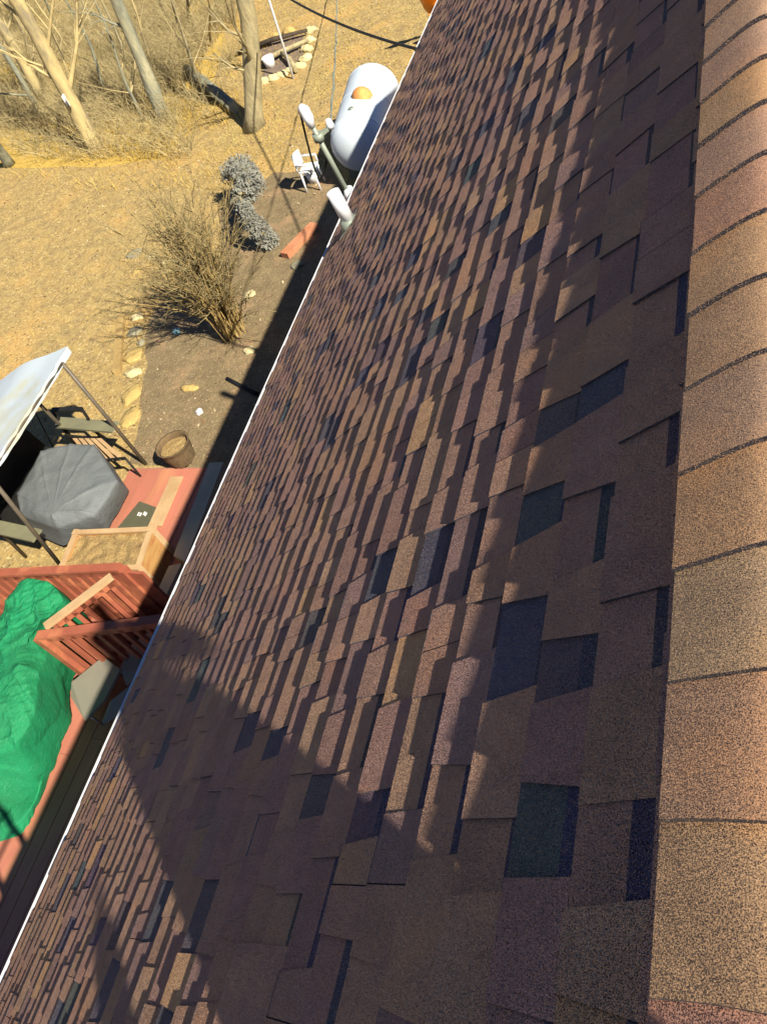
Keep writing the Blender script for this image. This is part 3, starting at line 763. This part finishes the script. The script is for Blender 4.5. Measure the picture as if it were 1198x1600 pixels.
# landscape timber and pink plank
p, q_ = at(190, 497, .04), at(184, 582, .04); b = MB(); b.bar(p, q_, .12, .08); tag(b.build('landscape_timber', m_timber), 'weathered straight timber lying in the lawn beside the border stones', 'timber')
p, q_ = at(445, 400, .06), at(492, 352, .06); b = MB(); b.bar(p, q_, .16, .10); tag(b.build('edging_plank', m_pink), 'faded red plank edging the mulch near the roof edge', 'plank')
p, q_ = at(355, 592, .02), at(378, 606, .03); b = MB(); b.tube([p, q_ + Vector((.3, -.15, .02))], .03, 8); tag(b.build('downspout_pipe', m_dark), 'short black drain pipe poking from the eave shadow over the mulch', 'pipe')

# ------------------------------------------------------------------ weeping cedar
def cedar():
    pts = [at(u, v, z) for u, v, z in ((418, 372, .15), (400, 352, .45), (382, 330, .7), (372, 305, .9), (388, 285, 1.0), (385, 268, .95), (372, 255, .8), (356, 268, .5))]
    t = thing('weeping_cedar', 'weeping blue grey conifer twisting over the mulch bed', 'shrub', Vector((pts[0].x, pts[0].y, 0)))
    b = MB(); b.tube([Vector((pts[0].x, pts[0].y, -.02))] + pts, [.06, .055, .05, .05, .045, .04, .035, .03, .02], 8); b.build('trunk', m_bark, t)
    rr = random.Random(9); b = MB(); prof = [.20, .17, .13, .16, .23, .19, .24, .20]
    for n_ in range(12000):
        f_ = rr.random() * (len(pts) - 1.001); i = int(f_); p = pts[i].lerp(pts[i + 1], f_ - i); R_ = prof[i] + (prof[i + 1] - prof[i]) * (f_ - i)
        o = Vector((rr.gauss(0, 1), rr.gauss(0, 1), rr.gauss(0, 1))).normalized() * R_ * rr.random() ** .45
        o.z = o.z * .8 - .12 * rr.random()
        if noise.noise((p + o) * 5) < -.22: continue
        c = p + o; d_ = Vector((rr.gauss(0, 1), rr.gauss(0, 1), rr.gauss(0, 1) - .8)).normalized() * rr.uniform(.03, .075)
        s_ = d_.orthogonal().normalized() * .013
        b.face([c - s_, c + s_, c + d_])
    b.build('foliage', m_cedar, t)
cedar()
# ------------------------------------------------------------------ vase shaped bare shrub
def shrub(base, axis_px, h, n, name, label, cat, m1, spread=.8, seed=1, rt=.012, sub=7, tw=.004):
    rr = random.Random(seed); t = thing(name, label, cat, base)
    b = MB(); b2 = MB()
    for i in range(n):
        a = rr.uniform(0, 6.283); r_ = abs(rr.gauss(0, .55)) * spread
        d_ = Vector((math.cos(a) * r_, math.sin(a) * r_, 1)) + axis_px
        L = h * rr.uniform(.65, 1.1); p0 = base + Vector((rr.gauss(0, .07), rr.gauss(0, .09), -.02))
        pts = [p0]; dd = Vector((d_.x * .35, d_.y * .35, 1)).normalized()
        for k in range(6):
            dd = (dd + Vector((d_.x * .16, d_.y * .16, .0)) + Vector((rr.gauss(0, .05), rr.gauss(0, .05), 0))).normalized(); pts.append(pts[-1] + dd * L / 6)
        rb = rt * rr.uniform(.6, 1.5); b.tube(pts, [rb * (1 - .8 * k / 6) for k in range(7)], 5, cap=False)
        for s_ in range(sub):
            k = rr.randrange(2, 6); q0 = pts[k].lerp(pts[k + 1], rr.random()) if k < 6 else pts[k]
            e = (dd + Vector((rr.gauss(0, .6), rr.gauss(0, .6), rr.gauss(0, .3)))).normalized() * rr.uniform(.15, .5) * h / 1.8
            mid = q0 + e * .5 + Vector((rr.gauss(0, .02), rr.gauss(0, .02), .01)); b2.tube([q0, mid, q0 + e], [tw * 1.3, tw, tw * .5], 3, cap=False)
            for _ in range(2):
                f_ = q0 + e * rr.uniform(.3, .9); g_ = (e.normalized() + Vector((rr.gauss(0, .7), rr.gauss(0, .7), rr.gauss(0, .4)))).normalized() * rr.uniform(.06, .2)
                b2.tube([f_, f_ + g_], [tw * .8, tw * .4], 3, cap=False)
    b.build('stems', m1, t); b2.build('twigs', m_twigd, t)
    return t
bb = at(368, 520)
shrub(bb, Vector((-.12, .08, 0)), 1.9, 120, 'bare_shrub', 'big leafless vase shaped shrub with straw stems in the mulch bed', 'shrub', m_stem, .85, 3, .011, 8, .0045)

# ------------------------------------------------------------------ trees
def trunk(basepx, toppx, r0, r1, material, name, label, height=9, seed=0, group=None, branches=10, bend=.1, br=1.0, hmul=1.0, tagwood='trunk'):
    rr = random.Random(seed); base = at(*basepx); base.z = 0
    h1 = max(1.2, min(7.5, up_to(base, *toppx))) * hmul
    r = ray(*toppx); t_ = (h1 - H) / r.z if r.z < 0 else 10; topv = CAMP + r * t_
    if h1 >= H - .3: topv = base + Vector((0, 0, h1))
    d_ = (topv - base) / h1; t = thing(name, label, 'tree', base, group)
    pts = []; rs = []
    for i in range(14):
        z = height * (i / 13) ** 1.4; p = base + d_ * z if z < h1 else topv + (d_ * .35 + Vector((0, 0, .65))) * (z - h1)
        p = p + Vector((noise.noise(Vector((z * .5, seed, 0))), noise.noise(Vector((seed, z * .5, 3))), 0)) * bend * min(1, z)
        pts.append(p); f_ = i / 13
        rs.append((r0 + (r1 - r0) * min(1, z / h1)) * (1 if z < h1 else max(.12, 1 - (z - h1) / (height - h1 + .01) * .9)) * (1.25 if i == 0 else 1) * (1 + .09 * math.sin(i * 2.7 + seed) + .05 * math.sin(i * 5.1 + seed)))
    pts[0] = base - Vector((0, 0, .05)); b = MB(); b.tube(pts, rs, 12); b.build('trunk', material, t)
    b = MB()
    for i in range(branches):
        k = rr.uniform(.12, .95) * 12; j = int(k); p = pts[j].lerp(pts[j + 1], k - j); a = rr.uniform(0, 6.283)
        e = Vector((math.cos(a), math.sin(a), rr.uniform(.3, 1.0))).normalized(); L = rr.uniform(.6, 2.0) * (1.2 - k / 14) * br
        q1 = p + e * L * .5 + Vector((0, 0, .1 * L)); q2 = p + e * L + Vector((rr.gauss(0, .1), rr.gauss(0, .1), .35 * L)); rb = rs[j] * rr.uniform(.18, .4)
        b.tube([p, q1, q2], [rb, rb * .6, rb * .25], 6, cap=False)
        for _ in range(5):
            f_ = rr.uniform(.3, 1); s_ = p.lerp(q1, f_ * 2) if f_ < .5 else q1.lerp(q2, f_ * 2 - 1)
            g_ = (e + Vector((rr.gauss(0, .7), rr.gauss(0, .7), rr.gauss(.2, .4)))).normalized() * rr.uniform(.3, .9) * br
            b.tube([s_, s_ + g_ * .6 + Vector((0, 0, .03)), s_ + g_], [rb * .3, rb * .2, rb * .08], 4, cap=False)
    b.build('branches', material if br > .7 else m_twig, t)
    return t
trunk((398, 200), (386, 0), .185, .15, m_bark, 'tree', 'thick olive barked tree trunk standing alone beside the fire pit', 9, 1, branches=9, bend=.05)
trunk((258, 188), (182, 0), .16, .11, m_barkgrey, 'tree', 'grey rough barked tree with a dark knot in the middle of the brush', 9, 2, branches=12)
trunk((150, 232), (30, 0), .17, .13, m_barkpale, 'tree', 'bright yellow barked leaning tree with white tape near its base', 9, 3, branches=12)
trunk((72, 160), (-10, 20), .13, .11, m_barkpale, 'tree', 'pale smooth tree left of the leaning yellow one', 9, 4, branches=10)
trunk((66, 182), (-25, 30), .07, .05, m_barkgrey, 'tree', 'thin grey tree pressed against the pale smooth one', 8, 5, branches=8)
trunk((16, 258), (-30, 190), .12, .10, m_barkgrey, 'tree', 'grey stump like trunk at the left edge of the photo', 7, 6, branches=5)
trunk((45, 60), (5, -30), .13, .11, m_barkpale, 'tree', 'pale tree in the top left corner', 9, 7, branches=8)
# tape / trash on the leaning trunk
p = at(105, 158, 1.1); b = MB(); b.grid(lambda u, v: p + Vector((.14 * (u - .5), .06 * math.sin(u * 5) , .2 * (v - .5) + .03 * math.sin(u * 7))), 8, 8); tag(b.build('white_tag', m_white, solid=.004), 'scrap of white tape caught on the leaning yellow tree', 'tape')
sap = [((118, 95), (70, 20)), ((170, 160), (118, 30)), ((205, 110), (160, 0)), ((245, 120), (215, 20)), ((285, 60), (262, -10)), ((298, 40), (286, -20)), ((330, 70), (318, 0)),
       ((90, 45), (60, -20)), ((150, 60), (120, -20)), ((30, 120), (-20, 50)), ((225, 190), (190, 90)), ((310, 130), (285, 40)), ((120, 150), (75, 60)), ((340, 20), (332, -40)), ((262, 30), (240, -40)), ((60, 110), (18, 30))]
SL = ['beside the pale trunks', 'between the yellow and grey trees', 'just left of the grey tree', 'touching the grey tree', 'at the top edge right of the grey tree', 'next to the top edge sapling right of the grey tree',
      'midway between the grey tree and the lone olive trunk', 'near the top left corner tree', 'at the top edge left of the grey tree', 'at the left edge of the brush', 'in front of the grey tree foot', 'near the fallen log',
      'right behind the leaning yellow tree', 'at the top edge beside the lone olive trunk', 'at the top edge above the grey tree', 'between the two pale left trunks']
for i, (a, c) in enumerate(sap):
    trunk(a, c, .035 + .012 * (i % 3), .02, (m_barkpale, m_barkgrey, m_bark)[i % 3], 'sapling', 'thin bare sapling ' + SL[i], 5 + (i % 3), 20 + i, 'bare saplings in the brush', branches=9, bend=.25, br=.6)
# brush: a tangle nobody could count
def brush():
    rr = random.Random(77); b = MB()
    k = 0
    while k < 24000:
        u = rr.uniform(-60, 370); v = rr.uniform(-60, 250)
        dens = 1.0 if (v < 200 - max(0, u - 180) * .55) else .25
        if u > 330 and v > 120: dens *= .1
        if rr.random() > dens: continue
        p = at(u, v); c = noise.noise(Vector((p.x * .6, p.y * .6, 2)))
        if c < -.38 + .2 * rr.random(): continue
        k += 1; a = rr.uniform(0, 6.283); tl = rr.uniform(.15, 1.4); L = rr.uniform(.25, 1.1)
        d_ = Vector((math.cos(a) * tl, math.sin(a) * tl, 1)).normalized() * L
        r_ = rr.uniform(.0025, .007); m_ = p + d_ * .5 + Vector((rr.gauss(0, .05), rr.gauss(0, .05), .04)) 
        e = p + d_ + Vector((0, 0, -.12 * tl * L)); e.z = max(e.z, .02)
        b.tube([p, m_, e], [r_, r_ * .7, r_ * .3], 3, cap=False)
        if rr.random() < .5: b.tube([m_, m_ + Vector((rr.gauss(0, .25), rr.gauss(0, .25), rr.gauss(.1, .12)))], [r_ * .6, r_ * .3], 3, cap=False)
    tag(b.build('brush', m_twig), 'tangled dry undergrowth below the trees', 'brush', kind='stuff')
    b = MB()
    for k in range(16000):
        u = rr.uniform(-60, 380); v = rr.uniform(-60, 300); p = at(u, v)
        if v > 215 and rr.random() < .6: continue
        if noise.noise(Vector((p.x * .9, p.y * .9, 8))) < -.05: continue
        a = rr.uniform(0, 6.283); h = rr.uniform(.05, .28); d_ = Vector((math.cos(a), math.sin(a), 0)); s_ = Vector((-d_.y, d_.x, 0)) * .0045
        b.face([p - s_, p + s_, p + d_ * h * rr.uniform(.2, 1) + Vector((0, 0, h))])
    tag(b.build('tall_dead_grass', m_grass), 'tall straw grass between the saplings', 'grass', kind='stuff')
brush()
# fallen log
p, q_ = at(292, 108, .12), at(366, 168, .12); b = MB(); b.tube([p, p.lerp(q_, .4), q_], [.10, .13, .11], 10); t = b.build('fallen_log', m_barkgrey); tag(t, 'broken grey log lying in the brush left of the lone trunk', 'log')

# ------------------------------------------------------------------ white garden things behind the mast
def gchair():
    c = at(470, 275, 0); t = thing('plastic_chair', 'small white plastic garden chair on the lawn behind the service mast', 'chair', c)
    s1_ = at(482, 262, .36); b = MB(); b.box(s1_, (.26, .26, .025)); b.build('seat', m_pvc, t)
    b = MB(); b.grid(lambda u, v: Vector((s1_.x - .14 - .05 * math.sin(u * math.pi) , s1_.y + .15 * (u * 2 - 1), .38 + .24 * v)), 12, 4); b.build('backrest', m_pvc, t, solid=.02)
    for sg in (-1, 1): b = MB(); b.tube([(s1_.x - .12, s1_.y + sg * .15, .50), (s1_.x + .12, s1_.y + sg * .15, .48), (s1_.x + .12, s1_.y + sg * .14, .36)], .018, 8); b.build('armrest', m_pvc, t)
    for sx in (-1, 1):
        for sy in (-1, 1): b = MB(); b.tube([(s1_.x + sx * .11, s1_.y + sy * .11, .36), (s1_.x + sx * .13, s1_.y + sy * .13, 0)], .018, 8); b.build('leg', m_pvc, t)
gchair()
p = at(493, 283, 0); b = MB(); b.grid(lambda u, v: p + Vector((math.cos(u * 6.2832), math.sin(u * 6.2832), 0)) * lr([(.01, 0), (.09, 0), (.13, .2), (.11, .2), (.09, .04)], v)[0] + Vector((0, 0, lr([(.01, 0), (.09, 0), (.13, .2), (.11, .2), (.09, .04)], v)[1])), 20, 8)
tag(b.build('flower_pot', m_pvc, weld=True), 'small white pot on yellow grass next to the plastic chair', 'pot')
# orange play slide
pp = [at(668, -14, 1.0), at(674, 4, .7), at(682, 22, .45), at(700, 40, .3)]
b = MB()
def sl(u, v):
    t_ = u * 2.999; i = int(t_); p = pp[i].lerp(pp[i + 1], t_ - i); d_ = (pp[i + 1] - pp[i]); d_.z = 0; d_.normalize(); n_ = Vector((-d_.y, d_.x, 0))
    w_ = (v - .5) * .42; return p + n_ * w_ + Vector((0, 0, .12 * (abs(v - .5) * 2) ** 3))
b.grid(sl, 18, 10); tag(b.build('play_slide', m_orange, solid=.015), 'orange plastic slide end showing past the far roof edge', 'slide')

# ------------------------------------------------------------------ ladder against the eave (its shadow crosses the deck)
ly = -.78; ld = thing('ladder', 'aluminium ladder leaning on the eave', 'ladder', (-3.4, ly, 0))
ft = Vector((-3.95, 0, DZ)); tpv = Vector((-2.86, 0, 4.05))
for sg in (-.2, .2):
    b = MB(); b.bar(ft + Vector((0, ly + sg, 0)), tpv + Vector((0, ly + sg, 0)), .03, .075); b.build('rail', m_alu, ld)
for i in range(14):
    p = ft.lerp(tpv, (i + .6) / 14.2); b = MB(); b.tube([p + Vector((0, ly - .2, 0)), p + Vector((0, ly + .2, 0))], .017, 8); b.build('rung', m_alu, ld)

# ------------------------------------------------------------------ the person sitting on the ridge behind the camera
def skin(name, verts, edges, radii, material, parent, org, sub=2, root=0):
    me = bpy.data.meshes.new(name); me.from_pydata([Vector(v) + Vector((0, 0, H)) - org for v in verts], edges, []); me.update()
    o = bpy.data.objects.new(name, me); COL.objects.link(o)
    if parent is not None: o.parent = parent
    else: o.location = org
    me.materials.append(material)
    m = o.modifiers.new('skin', 'SKIN'); m.use_smooth_shade = True
    for i, r_ in enumerate(radii):
        sv = me.skin_vertices[0].data[i]; sv.radius = (r_, r_) if not hasattr(r_, '__len__') else r_; sv.use_root = (i == root)
    s_ = o.modifiers.new('sub', 'SUBSURF'); s_.levels = sub; s_.render_levels = sub
    return o
def person():
    org = Vector((.2, -.5, 0)) + Vector((0, 0, H - 1.0))
    J = dict(pel=(.17, -.36, -.62), bel=(.17, -.34, -.44), che=(.17, -.24, -.22), upc=(.17, -.17, -.05), nek=(.165, -.12, .05), hd0=(.16, -.08, .12), hd1=(.155, -.06, .21), hd2=(.155, -.07, .29),
             shR=(.34, -.16, -.08), elR=(.36, .02, -.20), wrR=(.17, -.02, -.10), haR=(.13, -.03, -.05), shL=(.0, -.22, -.08), elL=(-.02, -.16, -.26), wrL=(.02, -.10, -.13), haL=(.02, -.07, -.06),
             hiR=(.25, -.33, -.64), knR=(.25, -.07, -.33), anR=(.34, -.40, -.92), toR=(.36, -.27, -1.02), hiL=(.11, -.33, -.63), knL=(.15, -.17, -.36), anL=(.20, -.40, -.83), toL=(.22, -.28, -.91))
    rad_ = dict(pel=.13, bel=.125, che=(.15, .12), upc=(.12, .09), nek=.055, hd0=.065, hd1=.088, hd2=.07, shR=.062, elR=.045, wrR=.03, haR=(.042, .02), shL=.062, elL=.045, wrL=.03, haL=(.042, .02),
                hiR=.095, knR=.065, anR=.042, toR=.035, hiL=.095, knL=.065, anL=.042, toL=.035)
    ks = list(J); E = [('pel', 'bel'), ('bel', 'che'), ('che', 'upc'), ('upc', 'nek'), ('nek', 'hd0'), ('hd0', 'hd1'), ('hd1', 'hd2'), ('upc', 'shR'), ('shR', 'elR'), ('elR', 'wrR'), ('wrR', 'haR'),
                      ('upc', 'shL'), ('shL', 'elL'), ('elL', 'wrL'), ('wrL', 'haL'), ('pel', 'hiR'), ('hiR', 'knR'), ('knR', 'anR'), ('anR', 'toR'), ('pel', 'hiL'), ('hiL', 'knL'), ('knL', 'anL'), ('anL', 'toL')]
    V = [J[k] for k in ks]; RR = [rad_[k] for k in ks]; ED = [(ks.index(a), ks.index(c)) for a, c in E]
    for hnd, sg in (('haR', -1), ('haL', 1)):      # fingers
        c = Vector(J[hnd])
        for k in range(4):
            a = c + Vector((sg * .005, .01 * (k - 1.5) * 1.6, .035)); q1 = a + Vector((sg * .012, .01, .03 + .004 * (k in (1, 2)))); q2 = q1 + Vector((sg * .025, .012, .012))
            n0 = len(V); V += [tuple(a), tuple(q1), tuple(q2)]; RR += [.010, .009, .008]; ED += [(ks.index(hnd), n0), (n0, n0 + 1), (n0 + 1, n0 + 2)]
        a = c + Vector((sg * .03, -.02, -.0)); n0 = len(V); V += [tuple(a), tuple(a + Vector((sg * .025, .005, .02)))]; RR += [.012, .010]; ED += [(ks.index(hnd), n0), (n0, n0 + 1)]
    body = skin('person', V, ED, RR, m_skin, None, org)
    tag(body, 'person in a navy jacket and jeans sitting astride the ridge taking the picture', 'person')
    def part(name, keys, edges, k, material):
        vv = [J[a] for a in keys]; rr_ = [tuple(q * k + .012 for q in rad_[a]) if hasattr(rad_[a], '__len__') else rad_[a] * k + .012 for a in keys]
        return skin(name, vv, [(keys.index(a), keys.index(c)) for a, c in edges], rr_, material, body, org)
    part('jacket', ['pel', 'bel', 'che', 'upc', 'shR', 'elR', 'wrR', 'shL', 'elL', 'wrL'], [('pel', 'bel'), ('bel', 'che'), ('che', 'upc'), ('upc', 'shR'), ('shR', 'elR'), ('elR', 'wrR'), ('upc', 'shL'), ('shL', 'elL'), ('elL', 'wrL')], 1.08, m_jacket)
    part('jeans', ['pel', 'hiR', 'knR', 'anR', 'hiL', 'knL', 'anL'], [('pel', 'hiR'), ('hiR', 'knR'), ('knR', 'anR'), ('pel', 'hiL'), ('hiL', 'knL'), ('knL', 'anL')], 1.05, m_jeans)
    part('boot', ['anR', 'toR'], [('anR', 'toR')], 1.2, m_boot); part('boot', ['anL', 'toL'], [('anL', 'toL')], 1.2, m_boot)
    skin('hair', [(.155, -.09, .21), (.155, -.085, .30)], [(0, 1)], [.095, .08], m_hair, body, org)
    skin('nose', [(.155, .02, .20), (.155, .045, .18)], [(0, 1)], [.014, .012], m_skin, body, org)
    # phone
    b = MB(); c = -fwd * .03 + Vector((0, 0, H)); rot = Matrix((right, down, fwd)).transposed()
    b.box(c + right * .03, (.15, .074, .009), rot); tag(b.build('phone', m_phone), 'black phone held level above the ridge', 'phone')
person()
bgc = Vector((.20, -.86, H - .62)); b = MB()  # bag shape added out of view, its shadow makes the dark roof streak
b.grid(lambda u, v: bgc + Vector((math.cos(u * 6.2832) * lr([(.01, -.25), (.06, -.25), (.075, .0), (.06, .2), (.01, .24)], v)[0], 1.2 * math.sin(u * 6.2832) * lr([(.01, -.25), (.06, -.25), (.075, .0), (.06, .2), (.01, .24)], v)[0], lr([(.01, -.25), (.06, -.25), (.075, .0), (.06, .2), (.01, .24)], v)[1] + .01 * math.sin(u * 19))), 30, 16)
tag(b.build('added_shadow_bag', m_basket, weld=True), 'unseen brown bag shape added behind the person to cast a dark streak on the roof', 'bag')
